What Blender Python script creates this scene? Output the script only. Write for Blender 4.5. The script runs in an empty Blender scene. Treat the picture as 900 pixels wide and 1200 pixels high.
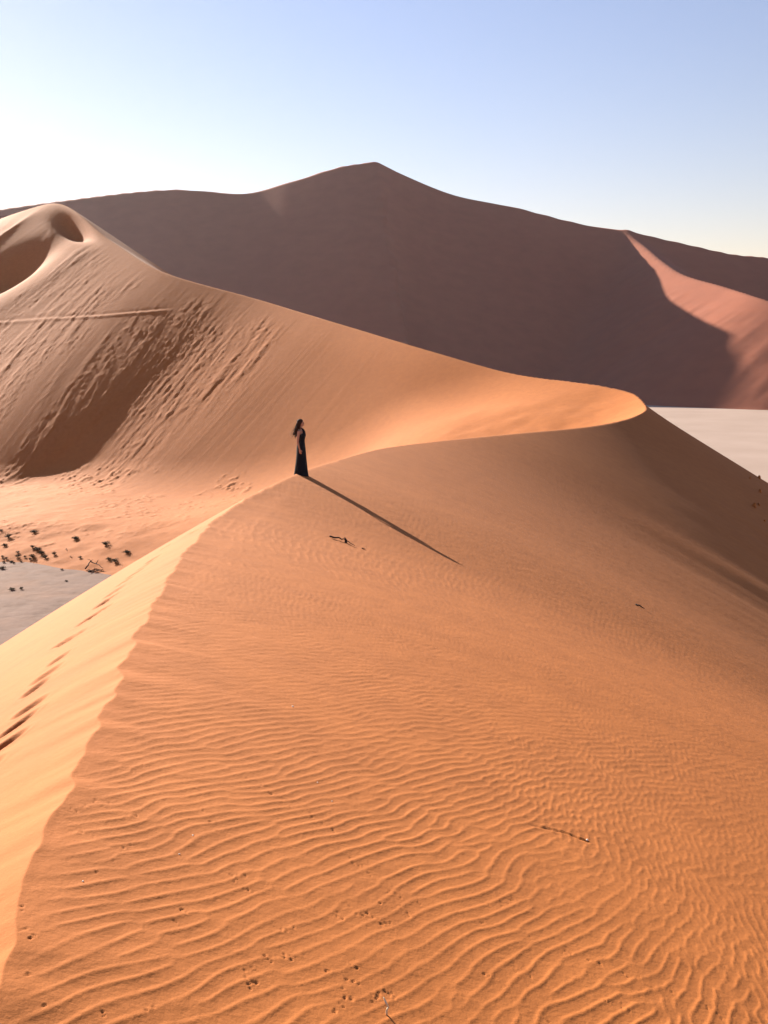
import bpy, bmesh, math, random
import numpy as np
from mathutils import Vector, Matrix

S = bpy.context.scene
COL = S.collection
rad = math.radians
random.seed(7)

# ------------------------------------------------------------------ camera, sky, sun, exposure
ZC = 51.0                      # camera height above the clay pan (z = 0), standing on a dune crest
FPX = 1100.0
PITCH = math.atan(200.0 / FPX)
cam = bpy.data.cameras.new('camera')
cam.sensor_fit = 'AUTO'; cam.sensor_width = 36.0; cam.lens = FPX / 1200.0 * 36.0
cam.clip_start = 0.1; cam.clip_end = 20000.0
cam_o = bpy.data.objects.new('camera', cam); COL.objects.link(cam_o)
cam_o.location = (0, 0, ZC)
cam_o.rotation_euler = (math.pi / 2 - PITCH, 0, 0)
S.camera = cam_o

SUN_AZ = rad(-36.2)            # measured from +Y towards +X
SUN_EL = rad(22.5)
SUND = np.array([math.sin(SUN_AZ) * math.cos(SUN_EL), math.cos(SUN_AZ) * math.cos(SUN_EL), math.sin(SUN_EL)])
sun = bpy.data.lights.new('sun', 'SUN')
sun.energy = 5.0; sun.angle = rad(0.5); sun.color = (1.0, 0.88, 0.74)
sun_o = bpy.data.objects.new('sun', sun); COL.objects.link(sun_o)
sun_o.rotation_euler = Vector(SUND).to_track_quat('Z', 'Y').to_euler()

W = bpy.data.worlds.new('World'); S.world = W; W.use_nodes = True
nt = W.node_tree; nt.nodes.clear()
sky = nt.nodes.new('ShaderNodeTexSky'); sky.sky_type = 'NISHITA'; sky.sun_disc = False
sky.sun_elevation = SUN_EL; sky.sun_rotation = SUN_AZ
sky.altitude = 500; sky.air_density = 1.6; sky.dust_density = 0.12; sky.ozone_density = 2.5
bg = nt.nodes.new('ShaderNodeBackground'); bg.inputs['Strength'].default_value = 0.05
wo = nt.nodes.new('ShaderNodeOutputWorld')
wb = nt.nodes.new('ShaderNodeMix'); wb.data_type = 'RGBA'; wb.blend_type = 'MULTIPLY'; wb.inputs[0].default_value = 1.0
wb.inputs[7].default_value = (0.97, 0.79, 0.905, 1)      # the camera's warm white balance
nt.links.new(sky.outputs[0], wb.inputs[6]); nt.links.new(wb.outputs[2], bg.inputs[0]); nt.links.new(bg.outputs[0], wo.inputs[0])

S.view_settings.view_transform = 'Standard'; S.view_settings.look = 'None'
S.view_settings.exposure = 1.7; S.view_settings.gamma = 1.0
S.cycles.volume_bounces = 1
S.cycles.max_bounces = 6

# ------------------------------------------------------------------ helpers
def ray(px, py):
    """direction (dx, dz) per metre of +Y through a point of the view"""
    u = (px - 450.0) / FPX; v = (600.0 - py) / FPX
    c, s = math.cos(PITCH), math.sin(PITCH)
    return u / (c + v * s), (v * c - s) / (c + v * s)

def P(px, py, Y):
    a, b = ray(px, py)
    return (a * Y, Y, b * Y)          # z relative to the camera

def spline(pts, step):
    """Catmull-Rom through 3-D points, resampled evenly"""
    p = np.array(pts, float)
    p = np.vstack([2 * p[0] - p[1], p, 2 * p[-1] - p[-2]])
    out = []
    for i in range(1, len(p) - 2):
        p0, p1, p2, p3 = p[i - 1:i + 3]
        d = [max(np.linalg.norm(b[:2] - a[:2]), 1e-6) ** 0.5 for a, b in ((p0, p1), (p1, p2), (p2, p3))]
        t0, t1 = 0.0, d[0]; t2 = t1 + d[1]; t3 = t2 + d[2]
        for t in np.linspace(t1, t2, 200, endpoint=False):
            A1 = (t1 - t) / (t1 - t0) * p0 + (t - t0) / (t1 - t0) * p1
            A2 = (t2 - t) / (t2 - t1) * p1 + (t - t1) / (t2 - t1) * p2
            A3 = (t3 - t) / (t3 - t2) * p2 + (t - t2) / (t3 - t2) * p3
            B1 = (t2 - t) / (t2 - t0) * A1 + (t - t0) / (t2 - t0) * A2
            B2 = (t3 - t) / (t3 - t1) * A2 + (t - t1) / (t3 - t1) * A3
            out.append((t2 - t) / (t2 - t1) * B1 + (t - t1) / (t2 - t1) * B2)
    out.append(p[-2]); q = np.array(out)
    L = np.concatenate([[0], np.cumsum(np.linalg.norm(np.diff(q[:, :2], axis=0), axis=1))])
    n = max(int(L[-1] / step), 8)
    s = np.linspace(0, L[-1], n)
    return np.stack([np.interp(s, L, q[:, k]) for k in range(3)], 1), s

def near_curve(x, y, C, s, coarse):
    """nearest point of the crest: distance, side (+ right of travel), arc length"""
    x = x.astype(np.float32); y = y.astype(np.float32)
    idx = np.arange(0, len(C), coarse)
    best = np.full(x.shape, 1e12, np.float32); bi = np.zeros(x.shape, np.int32)
    for i in idx:
        d = (x - np.float32(C[i, 0])) ** 2 + (y - np.float32(C[i, 1])) ** 2
        m = d < best
        best[m] = d[m]; bi[m] = i
    c0 = bi.copy()
    cx = C[:, 0].astype(np.float32); cy = C[:, 1].astype(np.float32)
    for k in range(-coarse, coarse + 1):
        j = np.clip(c0 + k, 0, len(C) - 1)
        d = (x - cx[j]) ** 2 + (y - cy[j]) ** 2
        m = d < best
        best[m] = d[m]; bi[m] = j[m]
    T = np.gradient(C[:, :2], axis=0); T /= np.linalg.norm(T, axis=1)[:, None]
    tx = T[bi, 0]; ty = T[bi, 1]
    rx = x - C[bi, 0]; ry = y - C[bi, 1]
    al = rx * tx + ry * ty
    st = (s[-1] - s[0]) / (len(s) - 1)
    al = np.clip(al, -st, st) * ((bi > 0) & (bi < len(C) - 1)) + al * ((bi == 0) | (bi == len(C) - 1)) * 0
    side = rx * ty - ry * tx
    px = C[bi, 0] + al * tx; py = C[bi, 1] + al * ty
    dist = np.sqrt((x - px) ** 2 + (y - py) ** 2)
    return dist, np.sign(side), s[bi] + al

def hash2(ix, iy, seed):
    h = (ix.astype(np.int64) * 374761393 + iy.astype(np.int64) * 668265263 + seed * 974634777) & 0xFFFFFFFF
    h = ((h ^ (h >> 13)) * 1274126177) & 0xFFFFFFFF
    return ((h ^ (h >> 16)) & 0xFFFF) / 32767.5 - 1.0

def vnoise(x, y, seed=0):
    ix = np.floor(x); iy = np.floor(y); fx = x - ix; fy = y - iy
    fx = fx * fx * fx * (fx * (fx * 6 - 15) + 10); fy = fy * fy * fy * (fy * (fy * 6 - 15) + 10)
    a = hash2(ix, iy, seed); b = hash2(ix + 1, iy, seed); c = hash2(ix, iy + 1, seed); d = hash2(ix + 1, iy + 1, seed)
    return (a * (1 - fx) + b * fx) * (1 - fy) + (c * (1 - fx) + d * fx) * fy

def fbm(x, y, seed=0, o=4, g=0.5):
    r = 0; a = 1.0; f = 1.0
    for k in range(o):
        r = r + a * vnoise(x * f + 17.3 * k, y * f - 9.1 * k, seed + k); a *= g; f *= 2.03
    return r

def smooth(a, b, x):
    t = np.clip((x - a) / (b - a), 0, 1); return t * t * (3 - 2 * t)

def smax(a, b, k):
    h = np.clip(0.5 + 0.5 * (a - b) / k, 0, 1)
    return b * (1 - h) + a * h + k * h * (1 - h)

def smin(a, b, k): return -smax(-a, -b, k)

def grid_mesh(name, X, Y, Z, mat, closed=False):
    n, m = X.shape
    co = np.stack([X, Y, Z], -1).reshape(-1, 3).astype(np.float32)
    i = np.arange(n - 1)[:, None]; j = np.arange(m if closed else m - 1)[None, :]
    j2 = (j + 1) % m
    q = np.stack(np.broadcast_arrays(i * m + j, i * m + j2, (i + 1) * m + j2, (i + 1) * m + j), -1).reshape(-1, 4)
    me = bpy.data.meshes.new(name)
    me.vertices.add(len(co)); me.vertices.foreach_set('co', co.ravel())
    me.loops.add(q.size); me.loops.foreach_set('vertex_index', q.ravel().astype(np.int32))
    me.polygons.add(len(q)); me.polygons.foreach_set('loop_start', np.arange(0, q.size, 4, dtype=np.int32))
    me.update(calc_edges=True); me.validate()
    me.polygons.foreach_set('use_smooth', np.ones(len(q), bool))
    me.materials.append(mat)
    o = bpy.data.objects.new(name, me); COL.objects.link(o)
    return o

# ------------------------------------------------------------------ materials
def new_mat(name):
    m = bpy.data.materials.new(name); m.use_nodes = True
    n = m.node_tree; b = n.nodes['Principled BSDF']
    b.inputs['Roughness'].default_value = 0.9
    b.inputs['Specular IOR Level'].default_value = 0.15
    return m, n, b

def noise_node(n, vec, scale, detail=4, rough=0.55):
    t = n.nodes.new('ShaderNodeTexNoise'); t.inputs['Scale'].default_value = scale
    t.inputs['Detail'].default_value = detail; t.inputs['Roughness'].default_value = rough
    n.links.new(vec, t.inputs['Vector']); return t

def ramp(n, fac, stops):
    r = n.nodes.new('ShaderNodeValToRGB')
    while len(r.color_ramp.elements) < len(stops): r.color_ramp.elements.new(0.5)
    for e, (p, c) in zip(r.color_ramp.elements, stops): e.position = p; e.color = (*c, 1)
    n.links.new(fac, r.inputs[0]); return r

def mix(n, a, b, fac, mode='MIX'):
    m = n.nodes.new('ShaderNodeMix'); m.data_type = 'RGBA'; m.blend_type = mode
    if isinstance(fac, float): m.inputs[0].default_value = fac
    else: n.links.new(fac, m.inputs[0])
    n.links.new(a, m.inputs[6]); n.links.new(b, m.inputs[7]); return m.outputs[2]

def bump(n, b, h, strength, dist, prev=None):
    u = n.nodes.new('ShaderNodeBump'); u.inputs['Strength'].default_value = strength; u.inputs['Distance'].default_value = dist
    n.links.new(h, u.inputs['Height'])
    if prev is not None: n.links.new(prev.outputs[0], u.inputs['Normal'])
    n.links.new(u.outputs[0], b.inputs['Normal']); return u

def sand_material(name, c0, c1, grain=True):
    m, n, b = new_mat(name)
    tc = n.nodes.new('ShaderNodeTexCoord'); v = tc.outputs['Object']
    big = noise_node(n, v, 0.06, 5)
    r = ramp(n, big.outputs[0], [(0.3, c0), (0.7, c1)])
    out = r.outputs[0]
    if grain:
        g = noise_node(n, v, 260.0, 2, 0.7)
        gr = ramp(n, g.outputs[0], [(0.3, (0.72, 0.70, 0.68)), (0.55, (1, 1, 1)), (0.75, (1.15, 1.15, 1.15))])
        out = mix(n, out, gr.outputs[0], 0.8, 'MULTIPLY')
        u = bump(n, b, g.outputs[0], 0.35, 0.002)
        g2 = noise_node(n, v, 45.0, 3, 0.6)
        u2 = bump(n, b, g2.outputs[0], 0.25, 0.006, u)
        g3 = noise_node(n, v, 2.6, 6, 0.62)
        bump(n, b, g3.outputs[0], 0.35, 0.05, u2)
        md = noise_node(n, v, 1.1, 7, 0.65)
        mr = ramp(n, md.outputs[0], [(0.35, (0.90, 0.885, 0.87)), (0.6, (1.0, 1.0, 1.0)), (0.75, (1.05, 1.06, 1.07))])
        out = mix(n, out, mr.outputs[0], 1.0, 'MULTIPLY')
    n.links.new(out, b.inputs['Base Color'])
    return m

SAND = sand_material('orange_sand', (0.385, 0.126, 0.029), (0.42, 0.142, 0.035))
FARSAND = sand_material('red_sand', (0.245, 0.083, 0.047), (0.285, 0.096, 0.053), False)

# ------------------------------------------------------------------ crest of the near dune
CREST = [(-0.1, -30, 0.4), (-0.45, -12, -0.9), (-0.85, -3, -1.7), P(10, 1140, 2.85), P(60, 940, 4.3), P(110, 870, 5.2), P(160, 740, 8.2), P(215, 650, 13.2),
         P(270, 595, 20.2), P(350, 553.5, 27.5), P(400, 538, 35), P(450, 525, 45), P(520, 516, 57), P(600, 508, 70), P(700, 498, 91), P(740, 489, 103), P(757, 480, 112),
         P(753, 472, 121), P(738, 463, 127), P(690, 455, 135), P(600, 438, 149), P(500, 410, 166), P(400, 380, 188), P(300, 350, 212), P(190, 318, 235), P(130, 282, 263), P(65, 238, 304),
         P(30, 246, 309), P(-40, 272, 318), P(-180, 330, 318), P(-400, 400, 300), P(-700, 430, 270)]
CR, CS = spline(CREST, 0.25)
def gauss(C, sig):
    k = np.arange(-int(3 * sig), int(3 * sig) + 1); w = np.exp(-0.5 * (k / sig) ** 2); w /= w.sum(); p = len(k) // 2
    E = np.vstack([2 * C[0] - C[p:0:-1], C, 2 * C[-1] - C[-2:-p - 2:-1]])
    return np.stack([np.convolve(E[:, i], w, 'valid') for i in range(3)], 1)
CM = gauss(CR, 40)             # the dune's broad body follows a smoother line than its brink
CR = gauss(CR, 6)
CS = np.concatenate([[0], np.cumsum(np.linalg.norm(np.diff(CR[:, :2], axis=0), axis=1))])
kK = int(np.argmin(np.hypot(CR[:, 0] - CREST[16][0], CR[:, 1] - CREST[16][1])))
SK = CS[kK]
sY = lambda Y: float(CS[np.argmin(np.abs(CR[:kK, 1] - Y))])     # arc length where the near branch has this Y

# ripple field: complex band-passed noise, its phase gives ripples with natural forks
def ripple_field(n, size, lam, ang, spread, bw, seed):
    rs = np.random.RandomState(seed)
    k = np.fft.fftfreq(n, size / n)
    kx, ky = np.meshgrid(k, k)
    kr = np.hypot(kx, ky) + 1e-9; ka = np.arctan2(ky, kx)
    da = np.angle(np.exp(1j * (ka - ang)))
    Wt = np.exp(-0.5 * ((kr * lam - 1) / bw) ** 2) * np.exp(-0.5 * (da / spread) ** 2)
    f = np.fft.ifft2(Wt * (rs.randn(n, n) + 1j * rs.randn(n, n)))
    return (f / np.sqrt(np.mean(np.abs(f) ** 2))).astype(np.complex64)

def tile(F, size, x, y):
    n = F.shape[0]
    u = x / size * n; v = y / size * n
    i = np.floor(u).astype(np.int64); j = np.floor(v).astype(np.int64)
    fu = (u - i).astype(np.float32); fv = (v - j).astype(np.float32)
    i0 = i % n; i1 = (i + 1) % n; j0 = j % n; j1 = (j + 1) % n
    return (F[j0, i0] * (1 - fu) + F[j0, i1] * fu) * (1 - fv) + (F[j1, i0] * (1 - fu) + F[j1, i1] * fu) * fv

RT = 26.0
# crest direction ~40 deg from +X on the left, steeper on the right; wave vector is perpendicular
RF1 = ripple_field(2048, RT, 0.081, rad(58 - 90), rad(8), 0.13, 3)
RF2 = ripple_field(2048, RT, 0.060, rad(76 - 90), rad(12), 0.15, 5)
RF3 = ripple_field(2048, RT, 0.108, rad(46 - 90), rad(9), 0.14, 9)

def ripples(x, y):
    x, y = x + 0.05 * vnoise(x * 1.3, y * 1.3, 201) + 0.018 * vnoise(x * 4.1, y * 4.1, 203), y + 0.05 * vnoise(x * 1.3, y * 1.3, 202) + 0.018 * vnoise(x * 4.1, y * 4.1, 204)
    z1 = tile(RF1, RT, x, y); z2 = tile(RF2, RT, x, y); z3 = tile(RF3, RT, x, y)
    w = vnoise(x * 0.45, y * 0.45, 31)
    m = smooth(0.1, 2.4, x - 0.05 * y + 0.5 * w)
    far = smooth(5.5, 11.0, y + 1.5 * w)
    z = z1 * (1 - m) * (1 - 0.75 * far) + z2 * m * (1 - 0.3 * far) + z3 * (0.1 + 0.35 * m + 0.7 * far)
    a = np.abs(z); ph = np.angle(z)
    prof = 0.6 * np.cos(ph) + 0.28 * np.cos(2 * ph + 0.35) + 0.12 * np.cos(3 * ph + 0.7)
    amp = (0.0032 * (1 - m) + 0.0018 * m) * (1 + 0.45 * far)
    return prof * np.clip(a, 0, 1.0) ** 0.5 * amp * (0.85 + 0.4 * vnoise(x * 0.8, y * 0.8, 77))

SCOOPS_SHADE_FORMS = []; PATH = None
def gauss_ramp(v):
    return 0.20 * (0.5 * (v + np.sqrt(v * v + 9)) - 0.5 * (v - 30 + np.sqrt((v - 30) ** 2 + 25)))
def outer_profile(d, t):
    Yk = np.interp(t, CS, CR[:, 1])
    a0 = np.interp(t, [sY(0), sY(12), sY(27.5), sY(45), sY(70), SK, CS[-1]], [17, 15.5, 17.2, 17.6, 20.2, 27.5, 30])
    L = np.interp(t, [sY(0), sY(27.5), sY(45), sY(70), SK], [16, 14, 14, 14, 12])
    t0 = np.tan(np.radians(a0)); t1 = math.tan(rad(31.5))
    return t1 * d - (t1 - t0) * L * (1 - np.exp(-d / L))

def dune_height(x, y):
    d, side, t = near_curve(x, y, CR, CS, 24)
    zc = np.interp(t, CS, CR[:, 2])
    right = side > 0
    # scalloped crest: the brink wanders a few centimetres
    wob = (0.03 * vnoise(t * 1.1, t * 0, 5) + 0.035 * vnoise(t * 2.7, t * 0, 6) + 0.02 * vnoise(t * 6.1, t * 0, 8)) * smooth(22, 14, np.abs(t - sY(8))) * np.exp(-d / 0.4)
    sd = d * side + wob
    right = sd > 0; d = np.abs(sd)
    dm, sm, tm = near_curve(x, y, CM, CS, 24)
    w = np.where(right, 1 - np.exp(-d / 4.0), 0)
    dl = d
    d = np.where(right, d * (1 - w) + np.maximum(dm * sm, 0) * w, d)
    t_true = t; t = np.where(right, t * (1 - w) + tm * w, t)
    zc = np.interp(t, CS, CR[:, 2])
    # ---- windward (right) side
    zr = zc - outer_profile(d, t)
    fall = fbm(t * 0.11, d * 0.006, 41, 3) * 0.55 + 0.2 * vnoise(t * 0.4, d * 0.012, 47)
    zr = zr + fall * smooth(6, 30, d) * smooth(sY(28), sY(60), t) * 0.6
    # ---- lee (left) side: near branch and far branch of the crest separately
    a0 = np.interp(t, [sY(0), sY(14), sY(27.5), sY(40)], [22, 25, 30, 32])
    tl0 = np.tan(np.radians(a0)); tl1 = math.tan(rad(34)); Ll = 3.0
    near_l = zc - (tl1 * dl - (tl1 - tl0) * Ll * (1 - np.exp(-dl / Ll)))
    zl = np.where(t < SK, near_l, -1e3)
    dB, sB, tB = near_curve(x, y, CR[kK:], CS[kK:], 24)
    zcB = np.interp(tB, CS, CR[:, 2])
    lw = smooth(60, 110, tB - SK)                     # the tall left face is gentler at the brink, steepest low down
    s0 = math.tan(rad(31.0)) * (1 - lw) + math.tan(rad(29.5)) * lw; s1 = math.tan(rad(32.0)) * (1 - lw) + math.tan(rad(36.0)) * lw
    lee = zcB - (s1 * dB - (s1 - s0) * 28.0 * (1 - np.exp(-dB / 28.0)))
    u = x + 0.25 * (y - 150) + 0.5 * fbm(x * 0.05, y * 0.05, 15, 2) + 0.9 * fbm(x * 0.22, y * 0.22, 19, 4) * smooth(-34, -46, x + 0.25 * (y - 150))
    fu = np.linspace(-200, 140, 681)
    fz = np.interp(fu, [-200, -64, -51, -35, -19.7, -7, 2, 20, 40, 140], [-5, -4.0, -2.7, -1.2, 1.8, 6.0, 11.2, 15.2, 16.2, 16.5])
    fz = gauss(np.stack([fz] * 3, 1), 7)[:, 0]
    floor = -28.3 + np.interp(u, fu, fz) + gauss_ramp(y - 102 + 1.5 * fbm(x * 0.1, y * 0.1, 23, 3))
    lee = smax(lee, floor, 3.5)
    # slumped slabs and streaks down the slip face
    st = tB + 0.5 * dB             # slides drift a little towards the bend as they run down
    tk = tB
    rough = (0.35 + 0.65 * smooth(45, 110, tk - SK)) * smooth(10, 30, tk - SK) * smooth(-1, 4, dB)
    tex = 0.13 * fbm(st * 0.16, dB * 0.02, 61, 3) + 0.07 * fbm(st * 0.8, dB * 0.08, 65, 3)
    zone = smooth(84, 106, tk - SK + 6 * fbm(x * 0.06, y * 0.06, 87, 2)) * smooth(2, 8, dB)
    lmask = smooth(-0.05, 0.45, fbm(st * 0.07 + 3, dB * 0.02, 81, 3) + 0.22) * zone
    foot = np.exp(-((lee - floor - 0.8) / 1.1) ** 2) * smooth(45, 70, tk - SK) * smooth(0.0, 0.35, fbm(x * 0.12, y * 0.12, 83, 3))
    lump = np.clip(fbm(x * 1.3, y * 1.1, 71, 3, 0.62) - 0.15, 0, 1.5) + 0.3 * np.clip(fbm(x * 0.5, y * 0.4, 75, 3) - 0.2, 0, 1.5)
    slab = np.clip(fbm(st * 0.45, dB * 0.05, 79, 3) - 0.1, 0, 1.2)
    lee = lee + (lump * 0.085 + slab * 0.06 + 0.075 * np.clip(fbm(st * 0.9, dB * 0.13, 85, 4, 0.6) - 0.05, -0.3, 1)) * lmask + lump * 0.2 * foot + 0.014 * fbm(tk * 1.3 + 0.4 * dB, dB * 0.04, 89, 3) * rough
    for (qx, qy, ax, sl, sw, dep, fd) in SCOOPS_SHADE_FORMS:      # wind scoops under the summit; mound and hollow added to shade the face
        ca, sa = math.cos(ax), math.sin(ax)
        e = (((x - qx) * ca + (y - qy) * sa) / sl) ** 2 + ((-(x - qx) * sa + (y - qy) * ca) / sw) ** 2
        lee = lee - dep * np.exp(-0.5 * e) * smooth(0.4, fd, dB)
    if PATH is not None:                           # a walked line across the slip face
        m = (np.abs(x - PATH[0].mean(0)[0]) < 60) & (np.abs(y - PATH[0].mean(0)[1]) < 60) & (np.hypot(x, y) > 120)
        if m.any():
            pd, ps, pt = near_curve(x[m], y[m], PATH[0], PATH[1], 8)
            q = pd * ps
            fade = smooth(0, 3, pt) * smooth(PATH[1][-1], PATH[1][-1] - 4, pt)
            lee[m] += fade * (0.16 * np.exp(-((q - 0.3) / 0.45) ** 2) - 0.08 * np.exp(-((q + 0.5) / 0.5) ** 2))
    zl = np.maximum(zl, lee)
    z = np.where(right, zr, zl)
    # ---- ripples
    rm = smooth(0.0, 0.25, sd) * smooth(44, 16, y) * smooth(18, 8, d)
    near = (np.hypot(x, y) < 48)
    rp = np.zeros_like(z)
    if near.any(): rp[near] = ripples(x[near], y[near])
    z = z + rp * rm
    return z

# ------------------------------------------------------------------ where things stand on the dune
def hits(pts):
    """first points of the dune met by sight lines, as (x, y, z) relative to the camera height"""
    Yv = np.concatenate([np.geomspace(1.2, 40, 500), np.geomspace(40.2, 340, 700)])
    dirs = np.array([ray(*p) for p in pts])
    out = []
    for k in range(0, len(pts), 40):
        d = dirs[k:k + 40]
        Yg = np.broadcast_to(Yv, (len(d), len(Yv)))
        xg = d[:, :1] * Yg; zg = d[:, 1:] * Yg
        h = dune_height(xg.ravel(), Yg.ravel().copy()).reshape(xg.shape) - zg
        for q in range(len(d)):
            i = int(np.argmax(h[q] > 0))
            if h[q, i] <= 0: i = len(Yv) - 1
            f = h[q, i - 1] / (h[q, i - 1] - h[q, i] + 1e-9) if i else 0
            yy = Yv[i - 1] + (Yv[i] - Yv[i - 1]) * min(max(f, 0), 1)
            out.append((d[q, 0] * yy, yy, d[q, 1] * yy))
    return out

sc_pts = hits([(14, 318), (90, 264), (-50, 385), (325, 545)])
SCOOPS_SHADE_FORMS_NEW = [(sc_pts[0][0], sc_pts[0][1], rad(40), 7.0, 6.0, 5.0, 9), (sc_pts[1][0], sc_pts[1][1], rad(125), 8.0, 2.5, 4.2, 3), (sc_pts[2][0], sc_pts[2][1], 0.0, 30, 30, -1.1, 12), (sc_pts[3][0], sc_pts[3][1], 0.0, 19, 19, 2.7, 9)]  # last two: mound and hollow added to turn the face from the sun
pp = hits([(-40, 386), (-10, 383), (30, 379), (75, 375), (120, 371), (160, 367), (205, 363)])
PATH = spline(pp, 0.5)
SCOOPS_SHADE_FORMS = SCOOPS_SHADE_FORMS_NEW

# footprints on the bright lee strip, small animal tracks among the ripples
FOOT = [(218, 622), (207, 630), (196, 640), (172, 662), (147, 681), (135, 693), (119, 708), (103, 726), (84, 748), (69, 772), (42, 806), (35, 829), (6, 872), (-20, 905), (236, 618), (228, 622), (180, 655), (160, 671), (128, 702), (55, 790), (20, 850), (75, 752), (118, 716)]
TRK = [(290, 912), (307, 920), (318, 930), (331, 940), (344, 945), (355, 951), (365, 954), (378, 965), (390, 973), (410, 1005), (425, 1014), (415, 1012), (432, 1023),
       (90, 950), (110, 940), (120, 945), (95, 975), (110, 980), (101, 944), (128, 941), (147, 958), (150, 955), (145, 994), (132, 1008), (113, 1022), (25, 1062), (24, 1090), (30, 1143), (34, 1142), (40, 1096),
       (272, 1027), (279, 1025), (288, 1027), (275, 1031), (286, 1042), (297, 1045), (291, 1043), (330, 1090), (337, 1091), (310, 1120), (318, 1121), (335, 1121), (340, 1120), (298, 1137), (296, 1151), (301, 1152),
       (405, 1168), (412, 1172), (398, 1176), (392, 1186), (402, 1180), (411, 1131), (418, 1134), (406, 1148), (414, 1150), (421, 1153), (382, 1138), (444, 1164), (451, 1162), (457, 1166), (441, 1170), (462, 1171),
       (410, 1062), (418, 1071), (426, 1073), (431, 1070), (437, 1075), (447, 1083), (452, 1082), (446, 1058), (455, 1046), (464, 1047), (395, 1074), (402, 1077), (470, 1062), (478, 1070), (490, 1058),
       (573, 1060), (595, 1058), (588, 1062), (601, 1054), (579, 1084), (567, 1081), (621, 1098), (663, 1114), (690, 1125), (703, 1130), (731, 1141), (746, 1146), (788, 1163), (829, 1180), (709, 1173), (714, 1173),
       (737, 1183), (729, 1181), (643, 1198), (593, 1156), (573, 1144), (604, 1138), (622, 1145), (846, 1194), (246, 963), (255, 975), (238, 950), (172, 898), (190, 890), (160, 905), (212, 1066), (205, 1080), (180, 1180), (120, 1186), (52, 1178)]
foot3 = hits(FOOT); trk3 = hits(TRK)
drag = hits([(625, 968), (645, 972), (662, 976), (676, 981), (687, 986)])

# ------------------------------------------------------------------ near dune: one polar sheet, finest under the camera
def radii():
    r = [0.5]
    h = 2.5
    while r[-1] < 34: r.append(r[-1] + max(0.00118 * (r[-1] ** 2 + h * h) / h, 0.004))
    while r[-1] < 110: r.append(r[-1] * 1.0065)
    while r[-1] < 240: r.append(r[-1] * 1.002)
    while r[-1] < 345: r.append(r[-1] * 1.0027)
    while r[-1] < 420: r.append(r[-1] * 1.03)
    return np.array(r)
fine = np.linspace(rad(-29), rad(29), 720)
gap = np.concatenate([rad(29) + np.cumsum(np.geomspace(0.0015, 0.12, 34))])
gap = gap[gap < math.pi]
TH = np.concatenate([-gap[::-1], fine, gap])
R = radii()
print('polar grid', len(R), len(TH), len(R) * len(TH) * 2)
RR, TT = np.meshgrid(R, TH, indexing='ij')
DX = RR * np.sin(TT); DY = RR * np.cos(TT)
DZ = dune_height(DX, DY)

def carve(px, py, ang, la, lb, dep, rim):
    r0 = math.hypot(px, py); a0 = math.atan2(px, py); e = 3.2 * max(la, lb)
    i0, i1 = np.searchsorted(R, [r0 - e, r0 + e]); j0, j1 = np.searchsorted(TH, [a0 - e / r0, a0 + e / r0])
    i1 = min(i1 + 1, len(R)); j1 = min(j1 + 1, len(TH))
    X_ = DX[i0:i1, j0:j1] - px; Y_ = DY[i0:i1, j0:j1] - py
    c_, s_ = math.cos(ang), math.sin(ang)
    q = np.sqrt(((X_ * c_ + Y_ * s_) / la) ** 2 + ((-X_ * s_ + Y_ * c_) / lb) ** 2)
    DZ[i0:i1, j0:j1] += -dep * np.exp(-q ** 4 * 0.7) + rim * np.exp(-((q - 1.55) / 0.4) ** 2)
for q in foot3:
    if q[1] > 30: continue
    fs = 1 + 0.05 * min(max(q[1] - 8, 0), 14)
    carve(q[0], q[1], rad(random.uniform(55, 85)), random.uniform(0.13, 0.18) * fs, random.uniform(0.05, 0.075) * fs, random.uniform(0.03, 0.045) * fs, 0.006)
for q in trk3:
    for k in range(random.choice((1, 1, 2, 2, 3))):
        carve(q[0] + random.gauss(0, 0.018) * (k > 0), q[1] + random.gauss(0, 0.022) * (k > 0), random.uniform(0, 3), random.uniform(0.007, 0.011), random.uniform(0.004, 0.006), random.uniform(0.003, 0.006), 0.0008)
for k in range(60):
    f = k / 59 * (len(drag) - 1); a = min(int(f), len(drag) - 2); f -= a
    qx = drag[a][0] * (1 - f) + drag[a + 1][0] * f; qy = drag[a][1] * (1 - f) + drag[a + 1][1] * f
    carve(qx, qy, rad(-20), 0.03, 0.012, 0.002, 0.0006)
dune = grid_mesh('sand_dune', DX, DY, DZ + ZC, SAND, closed=True)
dune['kind'] = 'structure'

def ground_z(x, y):
    """height of the near dune at a point (bilinear in the polar sheet)"""
    r = math.hypot(x, y); a = math.atan2(x, y)
    i = int(np.clip(np.searchsorted(R, r) - 1, 0, len(R) - 2)); j = int(np.clip(np.searchsorted(TH, a) - 1, 0, len(TH) - 2))
    u = (r - R[i]) / (R[i + 1] - R[i]); v = (a - TH[j]) / (TH[j + 1] - TH[j])
    return float((DZ[i, j] * (1 - u) + DZ[i + 1, j] * u) * (1 - v) + (DZ[i, j + 1] * (1 - u) + DZ[i + 1, j + 1] * u) * v) + ZC

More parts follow.
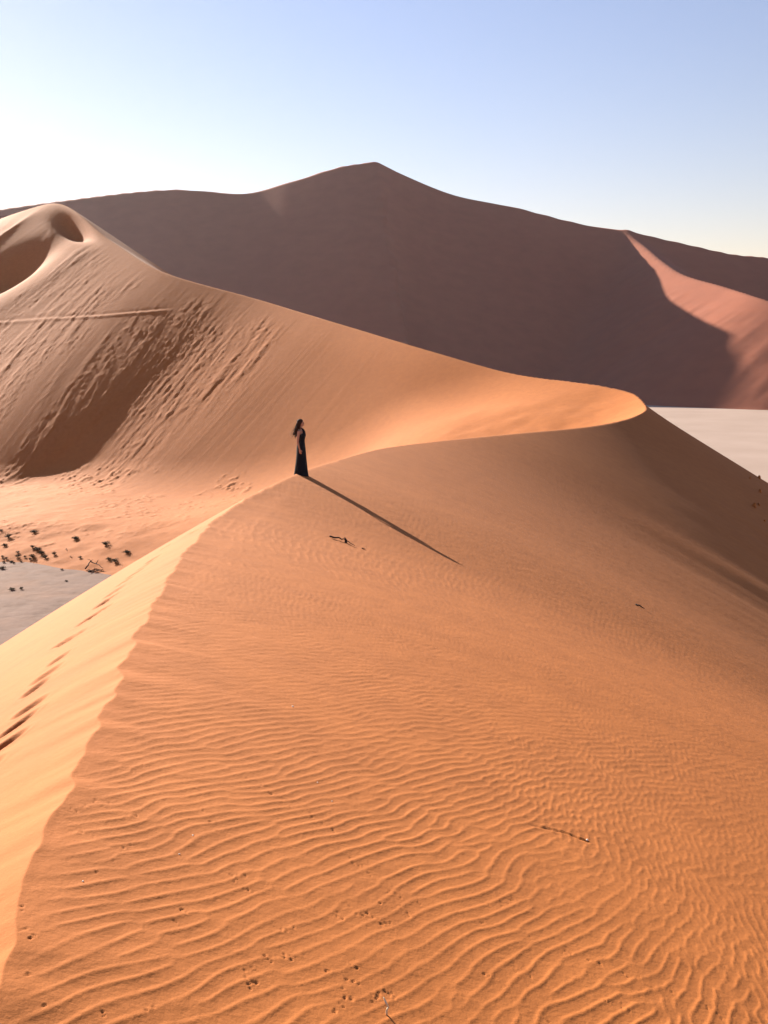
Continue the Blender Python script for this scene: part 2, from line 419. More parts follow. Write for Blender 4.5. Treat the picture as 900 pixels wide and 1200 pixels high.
# ------------------------------------------------------------------ clay pan and far dune
pm, pn, pb = new_mat('pale_clay')
tc = pn.nodes.new('ShaderNodeTexCoord')
a = noise_node(pn, tc.outputs['Object'], 0.03, 6)
r = ramp(pn, a.outputs[0], [(0.3, (0.30, 0.222, 0.178)), (0.7, (0.345, 0.26, 0.212))])
pn.links.new(r.outputs[0], pb.inputs['Base Color'])
lm, ln, lb = new_mat('mauve_clay')
tc = ln.nodes.new('ShaderNodeTexCoord')
a = noise_node(ln, tc.outputs['Object'], 0.35, 6, 0.6)
r = ramp(ln, a.outputs[0], [(0.35, (0.105, 0.055, 0.038)), (0.47, (0.140, 0.081, 0.060)), (0.7, (0.158, 0.093, 0.070))])
d0 = noise_node(ln, tc.outputs['Object'], 0.12, 5, 0.65)
drift = ramp(ln, d0.outputs[0], [(0.45, (0, 0, 0)), (0.75, (0.55, 0.55, 0.55))])
sandc = ln.nodes.new('ShaderNodeRGB'); sandc.outputs[0].default_value = (0.22, 0.10, 0.05, 1)
ln.links.new(mix(ln, r.outputs[0], sandc.outputs[0], drift.outputs[0]), lb.inputs['Base Color']); bump(ln, lb, a.outputs[0], 0.6, 0.3)
lx, ly = np.meshgrid(np.linspace(-220, 0, 60), np.linspace(20, 150, 50))
lpan = grid_mesh('dry_lakebed', lx, ly, lx * 0 + ZC - 28.35, lm); lpan['kind'] = 'structure'
xs = np.linspace(-2600, 2600, 131); X, Y = np.meshgrid(xs, xs + 700)
pan = grid_mesh('clay_pan', X, Y, X * 0, pm); pan['kind'] = 'structure'

K = 1.04
FC = [P(-500, 330, 1080 * K), P(-250, 290, 1110 * K), P(-80, 258, 1120 * K), P(65, 236, 1140 * K), P(200, 222, 1150 * K), P(290, 226, 1160 * K), P(340, 213, 1165 * K), P(400, 195, 1175 * K), P(430, 190.5, 1183 * K), P(441, 188.6, 1184 * K), P(447, 191.5, 1184.5 * K),
      P(470, 203, 1184 * K), P(530, 228, 1180 * K), P(600, 242, 1175 * K), P(680, 262, 1170 * K), P(740, 272, 1160 * K), P(800, 285, 1150 * K), P(860, 298, 1140 * K), P(900, 302, 1135 * K),
      P(1000, 325, 1130 * K), P(1150, 350, 1100 * K), P(1400, 390, 1050 * K)]
FR, FS = spline(FC, 3.0)
FR = gauss(FR, 0.9)
FS = np.concatenate([[0], np.cumsum(np.linalg.norm(np.diff(FR[:, :2], axis=0), axis=1))])
SP = [P(735, 273, 1206), P(755, 288, 1140), P(775, 305, 1070), P(800, 321, 1000), P(850, 336, 912), P(900, 352, 838), P(1000, 385, 770), P(1150, 430, 710)]
SR, SS = spline(SP, 3.0)
def far_height(x, y):
    d, side, t = near_curve(x, y, FR, FS, 8)
    zc = np.interp(t, FS, FR[:, 2])
    z = zc - np.where(side > 0, 0.625 * d, 0.36 * d)
    d2, s2, t2 = near_curve(x, y, SR, SS, 8)
    zs = np.interp(t2, SS, SR[:, 2]) - np.where(s2 > 0, 0.60 * d2, 0.62 * d2) + 0.5 * fbm(t2 * 0.11, d2 * 0.012, 91, 4) * smooth(5, 40, d2)
    z = smax(z, zs, 14)
    apron = -51.8 + 0.07 * np.clip(y - 770 - 0.02 * x, -40, 400)
    return smax(z, apron, 6.0)
fr = np.concatenate([np.geomspace(600, 1300, 280), np.linspace(1306, 2000, 30)])
fa = np.linspace(rad(-40), rad(40), 400)
A, B = np.meshgrid(fr, fa, indexing='ij')
FX = A * np.sin(B); FY = A * np.cos(B)
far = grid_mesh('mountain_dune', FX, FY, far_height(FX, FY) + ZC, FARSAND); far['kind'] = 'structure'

# ------------------------------------------------------------------ haze
def haze():
    bm = bmesh.new(); bmesh.ops.create_cube(bm, size=1)
    me = bpy.data.meshes.new('haze'); bm.to_mesh(me); bm.free()
    o = bpy.data.objects.new('haze', me); COL.objects.link(o)
    zt = 290.0; zb = -3.0
    o.scale = (5300, 5300, zt - zb); o.location = (0, 700, (zt + zb) / 2)
    m = bpy.data.materials.new('haze'); m.use_nodes = True; n = m.node_tree; n.nodes.clear()
    v = n.nodes.new('ShaderNodeVolumePrincipled')
    v.inputs['Color'].default_value = (0.92, 0.93, 0.98, 1); v.inputs['Density'].default_value = 0.000016
    v.inputs['Anisotropy'].default_value = 0.55
    out = n.nodes.new('ShaderNodeOutputMaterial'); n.links.new(v.outputs[0], out.inputs['Volume'])
    me.materials.append(m); o['kind'] = 'stuff'
    return o
haze()

# ------------------------------------------------------------------ things on the sand
def tag(o, label, cat, group=None):
    o['label'] = label; o['category'] = cat
    if group: o['group'] = group

def empty(name, loc):
    o = bpy.data.objects.new(name, None); COL.objects.link(o); o.location = loc; o.empty_display_size = 0.2
    return o

def link_mesh(name, verts, faces, mat, parent=None, smooth_=True):
    me = bpy.data.meshes.new(name); me.from_pydata(verts, [], faces); me.update()
    me.polygons.foreach_set('use_smooth', np.full(len(faces), smooth_)); me.materials.append(mat)
    o = bpy.data.objects.new(name, me); COL.objects.link(o)
    if parent is not None: o.parent = parent
    return o

def tube(path, radii_, n=7, V=None, F=None):
    """tapered tube along points, appended to V, F"""
    V = [] if V is None else V; F = [] if F is None else F
    path = [Vector(p) for p in path]; b = len(V); up = Vector((0.13, 0.31, 0.94))
    for i, p in enumerate(path):
        t = (path[min(i + 1, len(path) - 1)] - path[max(i - 1, 0)]).normalized()
        a = t.cross(up)
        if a.length < 0.05: a = t.cross(Vector((1, 0, 0)))
        a.normalize(); c = t.cross(a)
        for k in range(n):
            w = 2 * math.pi * k / n
            V.append(p + (a * math.cos(w) + c * math.sin(w)) * radii_[i])
    for i in range(len(path) - 1):
        for k in range(n):
            F.append((b + i * n + k, b + i * n + (k + 1) % n, b + (i + 1) * n + (k + 1) % n, b + (i + 1) * n + k))
    F.append(tuple(b + k for k in range(n))[::-1]); e = b + (len(path) - 1) * n
    F.append(tuple(e + k for k in range(n)))
    return V, F

def plain(name, c, rough=0.8, var=0.25, scale=20):
    m, n, b = new_mat(name)
    tc = n.nodes.new('ShaderNodeTexCoord'); t = noise_node(n, tc.outputs['Object'], scale, 4)
    r = ramp(n, t.outputs[0], [(0.3, tuple(v * (1 - var) for v in c)), (0.7, tuple(min(v * (1 + var), 1) for v in c))])
    n.links.new(r.outputs[0], b.inputs['Base Color']); b.inputs['Roughness'].default_value = rough
    return m

LEAF = plain('shrub_leaf', (0.075, 0.062, 0.032), 0.8, 0.4, 6)
TWIG = plain('shrub_twig', (0.11, 0.075, 0.045), 0.85)
DARKWOOD = plain('weathered_dark_wood', (0.045, 0.024, 0.016), 0.85, 0.4, 30)
DRYWOOD = plain('bleached_stem', (0.62, 0.52, 0.36), 0.7, 0.15, 60)
STONE = plain('pale_pebble', (0.66, 0.60, 0.52), 0.6, 0.15, 80)

def shrub_meshes(seed, mound):
    rs = random.Random(seed)
    LV, LF, TV, TF = [], [], [], []
    tips = []
    for k in range(16):
        a = rs.uniform(0, 2 * math.pi); rr = rs.uniform(0.1, 0.5); h = math.sqrt(max(0.02, 0.25 - 0.8 * rr * rr)) * mound * rs.uniform(0.7, 1.15)
        tip = Vector((math.cos(a) * rr, math.sin(a) * rr, h)); mid = tip * 0.5 + Vector((rs.gauss(0, 0.03), rs.gauss(0, 0.03), 0.05))
        tube([(0.02 * math.cos(a), 0.02 * math.sin(a), -0.06), mid, tip], [0.016, 0.011, 0.004], 5, TV, TF)
        tips += [(tip, 0.17), (mid, 0.14)]
    for tip, sp in tips:
        for q in range(15):
            c = tip + Vector((rs.gauss(0, sp * 0.55), rs.gauss(0, sp * 0.55), rs.gauss(0, sp * 0.35)))
            c.z = max(c.z, 0.0)
            d = Vector((rs.gauss(0, 1), rs.gauss(0, 1), rs.gauss(0.5, 0.8))).normalized(); e = d.orthogonal().normalized()
            e.rotate(Matrix.Rotation(rs.uniform(0, 6.28), 3, d)); L = rs.uniform(0.08, 0.16); w_ = rs.uniform(0.025, 0.045)
            b = len(LV); LV += [c, c + d * L * 0.5 + e * w_, c + d * L, c + d * L * 0.5 - e * w_]; LF.append((b, b + 1, b + 2, b + 3))
    return LV, LF, TV, TF

SHRUBS = [   # view point, width in px, label
    (10, 630, 9, 'round dark shrub on the sand slope at the far left, below the lone edge shrub'),
    (1, 622, 5, 'shrub cut by the left edge, highest of those above the lakebed'),
    (40, 624, 9, 'rounded shrub standing alone high on the sand above the shrub row'),
    (5, 640, 7, 'low flat shrub near the left edge, just above the cluster of tiny shrubs'),
    (88, 632, 9, 'round shrub alone on bare sand, midway between the row and the dune edge'),
    (124, 639, 10, 'largest lone olive shrub on orange sand, left of the one by the bright crest'),
    (148, 648, 9, 'olive shrub touching the bright dune edge, rightmost of all'),
    (38, 642, 6, 'small shrub at the upper left end of the slanting shrub row'),
    (43, 645, 10, 'widest shrub in the slanting row above the lakebed'),
    (48, 649, 8, 'shrub below the widest one in the slanting row'),
    (53, 654, 7, 'lowest right shrub of the slanting row above the lakebed'),
    (64, 650, 6, 'small shrub just right of the slanting row, by itself'),
    (38, 654, 8, 'dark shrub on the lakebed margin, with a tiny shrub at its foot'),
    (35, 656, 5, 'tiny shrub at the foot of a dark shrub on the lakebed margin'),
    (127, 656, 7, 'small shrub beside a wider one at the bright dune edge, left of the pair'),
    (135, 659, 10, 'wide olive shrub half hidden by the bright dune edge, right of the pair'),
    (94, 654, 5, 'tiny round shrub alone on sand between the row and the fallen branches'),
    (78, 691, 4, 'tiny shrub where the lakebed meets the bright dune edge'),
    (15, 713, 8, 'dark tuft out on the bare lakebed, larger of the lowest two'),
    (26, 711, 5, 'small tuft out on the bare lakebed, right of a larger tuft'),
    (4, 674, 8, 'flat dark tuft on the lakebed at the left edge of the view'),
    (21, 653, 6, 'tiny shrub in the left cluster, immediately left of the dark shrub pair'),
    (13, 659, 6, 'largest of the tiny shrubs low in the left cluster on the lakebed margin'),
    (3, 653, 5, 'tiny shrub at the left picture edge, upper of two on the lakebed margin'),
    (5, 660, 5, 'tiny shrub at the left picture edge, lower of two on the lakebed margin'),
    (7, 655, 4, 'tiny shrub between the two at the left edge and the cluster middle'),
    (21, 648, 5, 'topmost tiny shrub of the left cluster on the lakebed margin'),
    (25, 659, 4, 'tiny shrub at the lower right end of the left cluster'),
    (16, 662, 4, 'lowest tiny shrub of the left cluster, nearest the bare lakebed'),
    (73, 669, 4, 'tiny shrub out by itself left of the fallen branches'),
    (29, 653, 4, 'tiny shrub tucked against the left side of the dark shrub'),
]
sh3 = hits([(a, b) for a, b, *_ in SHRUBS])
protos = [shrub_meshes(k, m_) for k, m_ in ((1, 1.0), (2, 0.85), (3, 1.1))]
proto_me = []
for (a, b, w_, lab), q in zip(SHRUBS, sh3):
    k = random.randrange(3); LV, LF, TV, TF = protos[k]
    if len(proto_me) < 3 and k >= len(proto_me): k = len(proto_me); LV, LF, TV, TF = protos[k]
    z = max(ground_z(q[0], q[1]), ZC - 28.35)
    root = empty('desert_shrub', (q[0], q[1], z))
    sc = w_ / FPX * q[1] * 0.95
    root.scale = (sc, sc, sc * random.uniform(0.75, 1.0)); root.rotation_euler.z = random.uniform(0, 6.28)
    if k >= len(proto_me):
        f = link_mesh('foliage', LV, LF, LEAF, root, False); t = link_mesh('stem', TV, TF, TWIG, root); proto_me.append((f, t))
    else:
        for o in proto_me[k]:
            c = o.copy(); COL.objects.link(c); c.parent = root
    tag(root, lab, 'shrub', 'shrubs scattered round the dry lakebed')

# fallen branches by the lakebed
br = hits([(100, 668), (106, 662), (113, 664), (121, 668), (110, 671), (104, 670), (76, 645), (79, 649), (77, 640)])
def branch(name, pts, r0, mat, label, cat, lift=0.15, forks=3, seed=1):
    rs = random.Random(seed)
    base = Vector(pts[0]); base.z = max(ground_z(pts[0][0], pts[0][1]), ZC - 28.35)
    path = []
    for i, p in enumerate(pts):
        z = max(ground_z(p[0], p[1]), ZC - 28.35) + (lift * math.sin(math.pi * (i + 0.6) / (len(pts) + 0.4)) if lift else r0)
        path.append(Vector((p[0], p[1], z)) - base)
    L = sum((path[i + 1] - path[i]).length for i in range(len(path) - 1))
    fine_ = []
    for i in range(len(path) - 1):
        for k in range(4): fine_.append(path[i].lerp(path[i + 1], k / 4) + Vector((rs.gauss(0, 1), rs.gauss(0, 1), rs.gauss(0, 1))) * L * 0.012)
    fine_.append(path[-1])
    o = empty(name, base)
    V, F = tube(fine_, [r0 * (1 - 0.75 * i / len(fine_)) for i in range(len(fine_))], 7)
    link_mesh('main_stem', V, F, mat, o)
    for k in range(forks):
        p = fine_[int(len(fine_) * (0.25 + 0.55 * k / max(forks, 1)))]
        d = Vector((rs.gauss(0, 1), rs.gauss(0, 1), rs.uniform(0.3, 1.0))).normalized() * L * rs.uniform(0.15, 0.3)
        V, F = tube([p, p + d * 0.5 + Vector((0, 0, 0.03 * L)), p + d], [r0 * 0.6, r0 * 0.45, r0 * 0.15], 6)
        link_mesh('side_twig', V, F, mat, o)
    tag(o, label, cat)
    return o
branch('fallen_branch', [br[0], br[1], br[2], br[3]], 0.09, DARKWOOD, 'bent dead branch arching over the sand beside the lakebed', 'branch', 0.45, 3, 4)
branch('fallen_branch', [br[5], br[4], br[3]], 0.11, DARKWOOD, 'thick dead branch lying flat below the arching one', 'branch', 0.12, 2, 5)
branch('dead_sapling', [br[7], (br[7][0] - 0.12, br[7][1] + 0.1, 0), (br[7][0] - 0.35, br[7][1] + 0.2, 0)], 0.05, DARKWOOD, 'thin dead stem poking up from the sand right of the shrub row', 'dead stem', 0.7, 1, 6)

# small things on the near face
sm = hits([(386, 630), (397, 633), (405, 636), (416, 641), (424, 643), (428, 644), (750, 712), (745, 709), (688, 985), (453, 1189), (343, 828), (97, 1033), (210, 1001), (226, 979), (372, 917), (389, 939), (845, 707), (713, 703)])
branch('half_buried_root', [sm[0], sm[1], sm[2], sm[3]], 0.02, DARKWOOD, 'dark half buried root lying on smooth sand below the woman', 'root', 0.05, 0, 8)
V, F = tube([(0, 0, -0.03), (0.01, 0.0, 0.05), (-0.02, 0.01, 0.12)], [0.035, 0.03, 0.006], 7)
rt = [o for o in COL.objects if o.name == 'half_buried_root'][0]
kn = link_mesh('root_knob', V, F, DARKWOOD, rt); kn.location = (sm[2][0] - sm[0][0], sm[2][1] - sm[0][1], ground_z(sm[2][0], sm[2][1]) - rt.location.z)
branch('wood_chip', [sm[4], sm[5]], 0.012, DARKWOOD, 'small dark chip of wood right of the half buried root', 'wood chip', 0, 0, 9)
branch('wood_scrap', [sm[7], sm[6], (sm[6][0] + 0.12, sm[6][1] - 0.05, 0)], 0.03, DARKWOOD, 'short dark scrap of wood alone on the shaded slope', 'wood scrap', 0.05, 1, 10)

def pebble(q, size, label, seed):
    rs = random.Random(seed); bm = bmesh.new(); bmesh.ops.create_icosphere(bm, subdivisions=2, radius=1)
    for v in bm.verts:
        v.co *= 1 + 0.18 * math.sin(3 * v.co.x + seed) + 0.1 * rs.gauss(0, 0.5)
        v.co.x *= 1.3; v.co.z *= 0.7
    bm.normal_update()
    me = bpy.data.meshes.new('pebble'); bm.to_mesh(me); bm.free(); me.materials.append(STONE)
    for p in me.polygons: p.use_smooth = True
    o = bpy.data.objects.new('pebble', me); COL.objects.link(o)
    o.location = (q[0], q[1], ground_z(q[0], q[1]) + size * 0.35); o.scale = (size,) * 3; o.rotation_euler.z = rs.uniform(0, 6)
    tag(o, label, 'pebble')
pebble(sm[8], 0.008, 'whitish pebble at the end of a thin drag line in the ripples', 1)
pebble(sm[10], 0.007, 'pale speck of stone highest on the rippled face', 2)
pebble(sm[11], 0.0036, 'white speck in a ripple trough nearest the lower left crest', 3)
pebble(sm[12], 0.0036, 'white speck lower of a close pair on the left ripples', 4)
pebble(sm[13], 0.0036, 'white speck upper of a close pair on the left ripples', 5)
pebble(sm[14], 0.004, 'tiny pale stone above the line of animal tracks', 6)
pebble(sm[15], 0.004, 'tiny pale stone just right of the line of animal tracks', 7)

q = sm[9]; st_ = empty('dry_stem', (q[0], q[1], ground_z(q[0], q[1])))
V, F = tube([(0, 0, -0.01), (0.001, -0.002, 0.02), (0.006, 0.0, 0.034)], [0.0042, 0.0038, 0.0034], 7)
link_mesh('stalk', V, F, DRYWOOD, st_)
V, F = tube([(0.006, 0, 0.033), (-0.004, 0.006, 0.052), (-0.012, 0.012, 0.068)], [0.0034, 0.0042, 0.0015], 7)
link_mesh('split_tip', V, F, DRYWOOD, st_)
tag(st_, 'pale bleached stem sticking up from rippled sand at the bottom', 'dry stem')

# clods of sand kicked loose on the shaded slope
def clod_mesh(seed):
    bm = bmesh.new(); bmesh.ops.create_icosphere(bm, subdivisions=3, radius=1)
    for v in bm.verts:
        c = v.co
        f = 1 + 0.35 * float(vnoise(np.array([c.x * 1.7 + seed]), np.array([c.y * 1.7 + c.z * 1.3]), seed)[0]) + 0.15 * float(vnoise(np.array([c.x * 4 + seed]), np.array([c.y * 4 - c.z * 3]), seed + 5)[0])
        v.co = c * f
    me = bpy.data.meshes.new('sand_clod'); bm.to_mesh(me); bm.free(); me.materials.append(SAND)
    for p in me.polygons: p.use_smooth = True
    return me
cl = hits([(884, 594), (889, 592), (891, 577), (890, 561), (879, 561), (896, 611)])
for (q, w_, lab) in zip(cl, (5, 3, 4, 4, 2.5, 2.5), ('largest sunlit sand clod on the shaded right slope', 'small clod touching the largest sand clod on its right', 'long sunlit clod just above the largest sand clod',
        'upper sunlit sand clod close under the dune skyline at right', 'faint small clod left of the uppermost sunlit clod', 'smallest lowest clod at the right edge of the shaded slope')):
    o = bpy.data.objects.new('sand_clod', clod_mesh(int(w_ * 7))); COL.objects.link(o)
    sz = w_ / FPX * q[1] * 0.55
    o.location = (q[0], q[1], ground_z(q[0], q[1]) + sz * 0.5); o.scale = (sz * 0.8, sz * 1.5, sz * 1.3); o.rotation_euler = (0, 0, rad(-25))
    tag(o, lab, 'sand clod', 'sand clods on the shaded right slope')

# ------------------------------------------------------------------ the woman
SKIN = plain('skin', (0.42, 0.21, 0.14), 0.55, 0.06, 12); SKIN.node_tree.nodes['Principled BSDF'].inputs['Subsurface Weight'].default_value = 0.08
SKIN.node_tree.nodes['Principled BSDF'].inputs['Subsurface Radius'].default_value = (0.02, 0.008, 0.004)
CLOTH = plain('black_cloth', (0.010, 0.010, 0.013), 0.85, 0.2, 40)
HAIR = plain('dark_brown_hair', (0.035, 0.016, 0.010), 0.8, 0.4, 90)
EYE = plain('eye', (0.05, 0.035, 0.03), 0.25, 0.1); LIP = plain('lip', (0.36, 0.12, 0.10), 0.5, 0.1)

def capsule(bm, a, b, ra, rb, flat=1.0, seg=14):
    """tapered limb piece with round ends (closed, overlaps welded later by the voxel remesh)"""
    a = Vector(a); b = Vector(b); d = b - a; L = d.length
    q = d.to_track_quat('Z', 'Y').to_matrix().to_4x4()
    M_ = Matrix.Translation(a) @ q
    rings = []
    for k in range(1, 5):
        w = math.pi / 2 * k / 4.0; rings.append((-ra * math.cos(w), ra * math.sin(w)))
    for k in range(0, 4):
        w = math.pi / 2 * k / 4.0; rings.append((L + rb * math.sin(w), rb * math.cos(w)))
    rv = [[bm.verts.new(M_ @ Vector((r_ * math.cos(2 * math.pi * j / seg), flat * r_ * math.sin(2 * math.pi * j / seg), z_))) for j in range(seg)] for z_, r_ in rings]
    p0 = bm.verts.new(M_ @ Vector((0, 0, -ra))); p1 = bm.verts.new(M_ @ Vector((0, 0, L + rb)))
    for j in range(seg):
        k = (j + 1) % seg
        bm.faces.new((p0, rv[0][k], rv[0][j])); bm.faces.new((p1, rv[-1][j], rv[-1][k]))
        for i in range(len(rv) - 1): bm.faces.new((rv[i][j], rv[i][k], rv[i + 1][k], rv[i + 1][j]))

def ball(bm, c, r, sub=3):
    m = Matrix.Translation(Vector(c)) @ Matrix.Diagonal((r[0], r[1], r[2], 1))
    bmesh.ops.create_icosphere(bm, subdivisions=sub, radius=1, matrix=m)

def remeshed(name, bm, voxel, mat, parent, it=6):
    me = bpy.data.meshes.new(name); bm.to_mesh(me); bm.free()
    t = bpy.data.objects.new(name + '_source', me); COL.objects.link(t)
    md = t.modifiers.new('r', 'REMESH'); md.mode = 'VOXEL'; md.voxel_size = voxel; md.use_smooth_shade = True
    sm_ = t.modifiers.new('s', 'SMOOTH'); sm_.factor = 0.5; sm_.iterations = it
    dg = bpy.context.evaluated_depsgraph_get(); dg.update()
    out = bpy.data.meshes.new_from_object(t.evaluated_get(dg))
    bpy.data.objects.remove(t); out.name = name
    out.materials.clear(); out.materials.append(mat)
    for p in out.polygons: p.use_smooth = True
    o = bpy.data.objects.new(name, out); COL.objects.link(o); o.parent = parent
    return o

# local axes: +X the way she faces (right in the view), -Y towards the viewer, Z up; height 1.68 m
def make_woman(loc, rotz):
    root = empty('person', loc); root.rotation_euler.z = rotz
    bm = bmesh.new()
    # legs and feet (inside the dress), pelvis, torso, neck
    for sy_ in (-1, 1):
        capsule(bm, (0.0, 0.085 * sy_, 0.86), (0.01, 0.075 * sy_, 0.47), 0.078, 0.05)
        capsule(bm, (0.01, 0.075 * sy_, 0.47), (-0.02, 0.07 * sy_, 0.08), 0.050, 0.034)
        capsule(bm, (-0.03, 0.07 * sy_, 0.035), (0.13, 0.08 * sy_, 0.022), 0.034, 0.022)
    ball(bm, (-0.01, 0, 0.90), (0.115, 0.165, 0.13)); ball(bm, (0.0, 0, 1.04), (0.095, 0.125, 0.14))
    ball(bm, (0.0, 0, 1.20), (0.10, 0.145, 0.15)); ball(bm, (0.065, -0.065, 1.19), (0.055, 0.06, 0.06)); ball(bm, (0.065, 0.065, 1.19), (0.055, 0.06, 0.06))
    ball(bm, (-0.015, 0, 1.315), (0.075, 0.165, 0.075))
    capsule(bm, (-0.02, 0, 1.33), (-0.005, 0, 1.47), 0.055, 0.048)
    # head: skull, face, jaw, nose, brow, lips, ears - chin slightly raised
    H = Vector((-0.005, 0, 1.565))
    def hp(x, y, z):
        c, s_ = math.cos(0.10), math.sin(0.10)
        return (H.x + x * c - z * s_, H.y + y, H.z + x * s_ + z * c)
    ball(bm, hp(-0.012, 0, 0.022), (0.093, 0.074, 0.092)); ball(bm, hp(0.030, 0, -0.035), (0.058, 0.058, 0.075))
    ball(bm, hp(0.048, 0, -0.085), (0.030, 0.032, 0.022))
    capsule(bm, hp(0.083, 0, 0.012), hp(0.103, 0, -0.026), 0.008, 0.012)
    ball(bm, hp(0.102, 0, -0.030), (0.012, 0.014, 0.009))
    ball(bm, hp(0.074, 0.03, 0.026), (0.016, 0.028, 0.009)); ball(bm, hp(0.074, -0.03, 0.026), (0.016, 0.028, 0.009))
    ball(bm, hp(0.082, 0, -0.055), (0.014, 0.022, 0.007)); ball(bm, hp(0.079, 0, -0.066), (0.013, 0.020, 0.007))
    for sy_ in (-1, 1): ball(bm, hp(-0.008, 0.074 * sy_, -0.005), (0.016, 0.008, 0.028))
    # arms: right one hangs at the viewer's side, hand on the skirt; left one hangs on the far side
    def arm(sh, el, wr, sy_, hd):
        capsule(bm, sh, el, 0.044, 0.033); capsule(bm, el, wr, 0.034, 0.022)
        w_ = Vector(wr); d = Vector(hd).normalized(); side = Vector((1, 0, 0)) - d * d.x; side.normalize(); out = d.cross(side)
        capsule(bm, w_, w_ + d * 0.03, 0.021, 0.022, 0.8)
        for k in range(4):                       # palm as four metacarpals, then two joints per finger, lightly curled
            o_ = (k - 1.5) * 0.0165
            kn_ = w_ + d * (0.088 - 0.005 * abs(k - 1.3)) + side * (-o_)
            capsule(bm, w_ + d * 0.02 + side * (-o_ * 0.7), kn_, 0.0125, 0.0105)
            L = (0.070, 0.078, 0.073, 0.057)[k]
            c1 = (d * 0.93 - out * sy_ * 0.28 * -1 + side * (-o_ * 2)).normalized()
            p1 = kn_ + c1 * L * 0.5; c2 = (d * 0.72 + out * sy_ * 0.6 + side * (-o_)).normalized(); p2 = p1 + c2 * L * 0.5
            capsule(bm, kn_, p1, 0.0092, 0.0082, 1, 10); capsule(bm, p1, p2, 0.0082, 0.0068, 1, 10)
        t0 = w_ + d * 0.025 + side * 0.020; t1 = t0 + (d * 0.6 + side * 0.65).normalized() * 0.045; t2 = t1 + (d * 0.9 + side * 0.2).normalized() * 0.030
        capsule(bm, t0, t1, 0.0125, 0.0105, 1, 10); capsule(bm, t1, t2, 0.0100, 0.0078, 1, 10)
    arm((-0.035, -0.175, 1.315), (-0.065, -0.235, 1.02), (-0.005, -0.225, 0.80), -1, (0.18, 0.05, -1))
    arm((-0.02, 0.175, 1.315), (-0.045, 0.235, 1.03), (0.0, 0.225, 0.81), 1, (0.1, -0.05, -1))
    body = remeshed('body', bm, 0.0062, SKIN, root, 4)
    for sy_ in (-1, 1):
        bm = bmesh.new(); ball(bm, hp(0.078, 0.030 * sy_, 0.004), (0.009, 0.013, 0.007), 2)
        me = bpy.data.meshes.new('eye'); bm.to_mesh(me); bm.free(); me.materials.append(EYE)
        e = bpy.data.objects.new('eye', me); COL.objects.link(e); e.parent = root
    # dress: halter top, long pleated skirt pooling on the sand
    n = 96; V, F = [], []
    prof = [(-0.03, 0.012, 0.195, 0.235), (0.05, 0.008, 0.188, 0.225), (0.25, 0.004, 0.168, 0.205), (0.45, 0.0, 0.152, 0.192), (0.65, -0.002, 0.140, 0.188), (0.82, -0.006, 0.133, 0.186), (0.92, -0.008, 0.124, 0.174),
            (1.00, -0.002, 0.108, 0.145), (1.07, 0.004, 0.103, 0.134), (1.14, 0.014, 0.114, 0.145), (1.20, 0.022, 0.124, 0.155), (1.25, 0.024, 0.112, 0.155), (1.29, 0.02, 0.098, 0.150)]
    zs_ = np.linspace(0, 1, 60); pz = np.array(prof); tz = (pz[:, 0] + 0.03) / 1.32
    for i, t in enumerate(zs_):
        z, cx, rx, ry = [np.interp(t, tz, pz[:, k]) for k in range(4)]
        fold = max(0.0, 0.95 - z) / 0.95
        for j in range(n):
            a = 2 * math.pi * j / n
            f = 1 + fold ** 0.8 * (0.055 * math.cos(11 * a + 2.0 * fold + 0.6 * math.sin(3 * a)) + 0.03 * math.cos(23 * a + 1.3))
            zz = z
            if z > 1.05: zz = 1.05 + (z - 1.05) * (0.58 + 0.42 * (0.5 + 0.5 * math.cos(a)) * 1.05)      # open back
            x_ = cx + rx * f * math.cos(a) + (-0.045 * fold ** 2 if math.cos(a) < 0 else 0) * abs(math.cos(a)); y_ = ry * f * math.sin(a)
            if z < 0.05:
                c, s_ = math.cos(rotz), math.sin(rotz)
                g = ground_z(loc[0] + x_ * c - y_ * s_, loc[1] + x_ * s_ + y_ * c) - loc[2]
                zz = g - 0.015 + (z + 0.03) * 0.9
            elif z < 0.5:
                c, s_ = math.cos(rotz), math.sin(rotz)
                g = ground_z(loc[0] + x_ * c - y_ * s_, loc[1] + x_ * s_ + y_ * c) - loc[2]
                zz = z + g * (0.5 - z) / 0.45
            V.append((x_, y_, zz))
    m_ = len(zs_)
    for i in range(m_ - 1):
        for j in range(n):
            F.append((i * n + j, i * n + (j + 1) % n, (i + 1) * n + (j + 1) % n, (i + 1) * n + j))
    dr = link_mesh('dress', V, F, CLOTH, root)
    so = dr.modifiers.new('thickness', 'SOLIDIFY'); so.thickness = 0.006
    for sy_ in (-1, 1):                               # straps to the back of the neck
        V, F = tube([(0.10, 0.075 * sy_, 1.27), (0.075, 0.062 * sy_, 1.36), (0.01, 0.056 * sy_, 1.425), (-0.055, 0.02 * sy_, 1.435)], [0.028, 0.018, 0.011, 0.010], 8)
        stp = link_mesh('strap', V, F, CLOTH, dr)
    # hair: cap and long wind-blown locks streaming behind her
    bm = bmesh.new()
    ball(bm, hp(-0.022, 0, 0.034), (0.098, 0.084, 0.096)); ball(bm, hp(-0.055, 0, -0.02), (0.062, 0.078, 0.085))
    ball(bm, hp(0.0, 0.0, 0.066), (0.072, 0.066, 0.062))
    rs = random.Random(5)
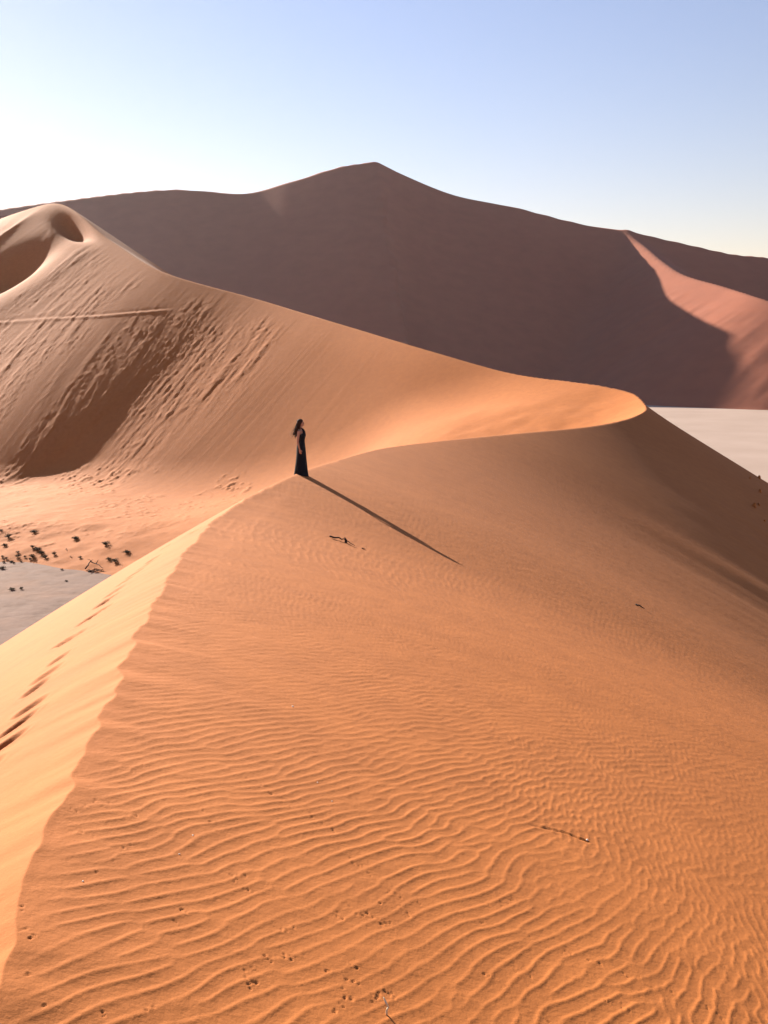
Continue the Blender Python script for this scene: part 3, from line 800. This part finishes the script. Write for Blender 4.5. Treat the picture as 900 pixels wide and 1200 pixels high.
    for k in range(62):
        a = rs.uniform(-1, 1); h0 = rs.uniform(-0.055, 0.085)
        p = Vector(hp(-0.05 - 0.045 * (1 - abs(a)), 0.068 * a, h0)); L = rs.uniform(0.30, 0.47)
        w0 = rs.uniform(-0.3, 0.3); pts_ = [p]; r_ = rs.uniform(0.012, 0.020); blow = rs.uniform(0.16, 0.46) * (1.0 if h0 < 0.05 else 1.15)
        for q_ in range(1, 8):
            f = q_ / 7
            pts_.append(p + Vector((-L * blow * (0.35 * f + 0.65 * f * f * (1.2 - 0.5 * f)), 0.05 * a * f + 0.022 * math.sin(5 * f + w0 * 9), -L * f * (0.93 - 0.12 * blow) + 0.012 * math.sin(7 * f + w0 * 20))))
        pts_ = [v + Vector((0.018 * math.sin(9 * i / 7 + 6 * w0), 0, 0)) for i, v in enumerate(pts_)]
        for i in range(7): capsule(bm, pts_[i], pts_[i + 1], r_ * (1 - 0.06 * i), r_ * (1 - 0.06 * (i + 1)) * (0.6 if i == 6 else 1), 1, 8)
    for sy_ in (-1, 1):                               # front locks past the temples
        capsule(bm, hp(0.045, 0.066 * sy_, 0.06), hp(-0.01, 0.082 * sy_, -0.03), 0.020, 0.022); capsule(bm, hp(-0.01, 0.082 * sy_, -0.03), hp(-0.05, 0.082 * sy_, -0.16), 0.022, 0.018)
    remeshed('hair', bm, 0.0065, HAIR, root, 2)
    V, F = [], []
    for k in range(70):                               # loose strands
        a = rs.uniform(-1, 1); p = Vector(hp(-0.05 - 0.05 * (1 - abs(a)), 0.075 * a, rs.uniform(-0.03, 0.11))); L = rs.uniform(0.28, 0.5); b_ = rs.uniform(0.2, 0.6)
        tube([p + Vector((-L * b_ * f * f + 0.015 * math.sin(7 * f + k), 0.06 * a * f, -L * f * (1 - 0.3 * b_))) for f in (0, 0.2, 0.4, 0.6, 0.8, 1.0)], [0.0028] * 5 + [0.0008], 4, V, F)
    link_mesh('loose_strand', V, F, HAIR, root)
    tag(root, 'woman in a long black halter dress with windblown dark hair, standing on the dune crest', 'person')
    return root
wx, wy = -2.42, 27.35
WOMAN = make_woman((wx, wy, ground_z(wx, wy) - 0.01), rad(-6))
WOMAN.scale = (0.97, 0.97, 0.97)
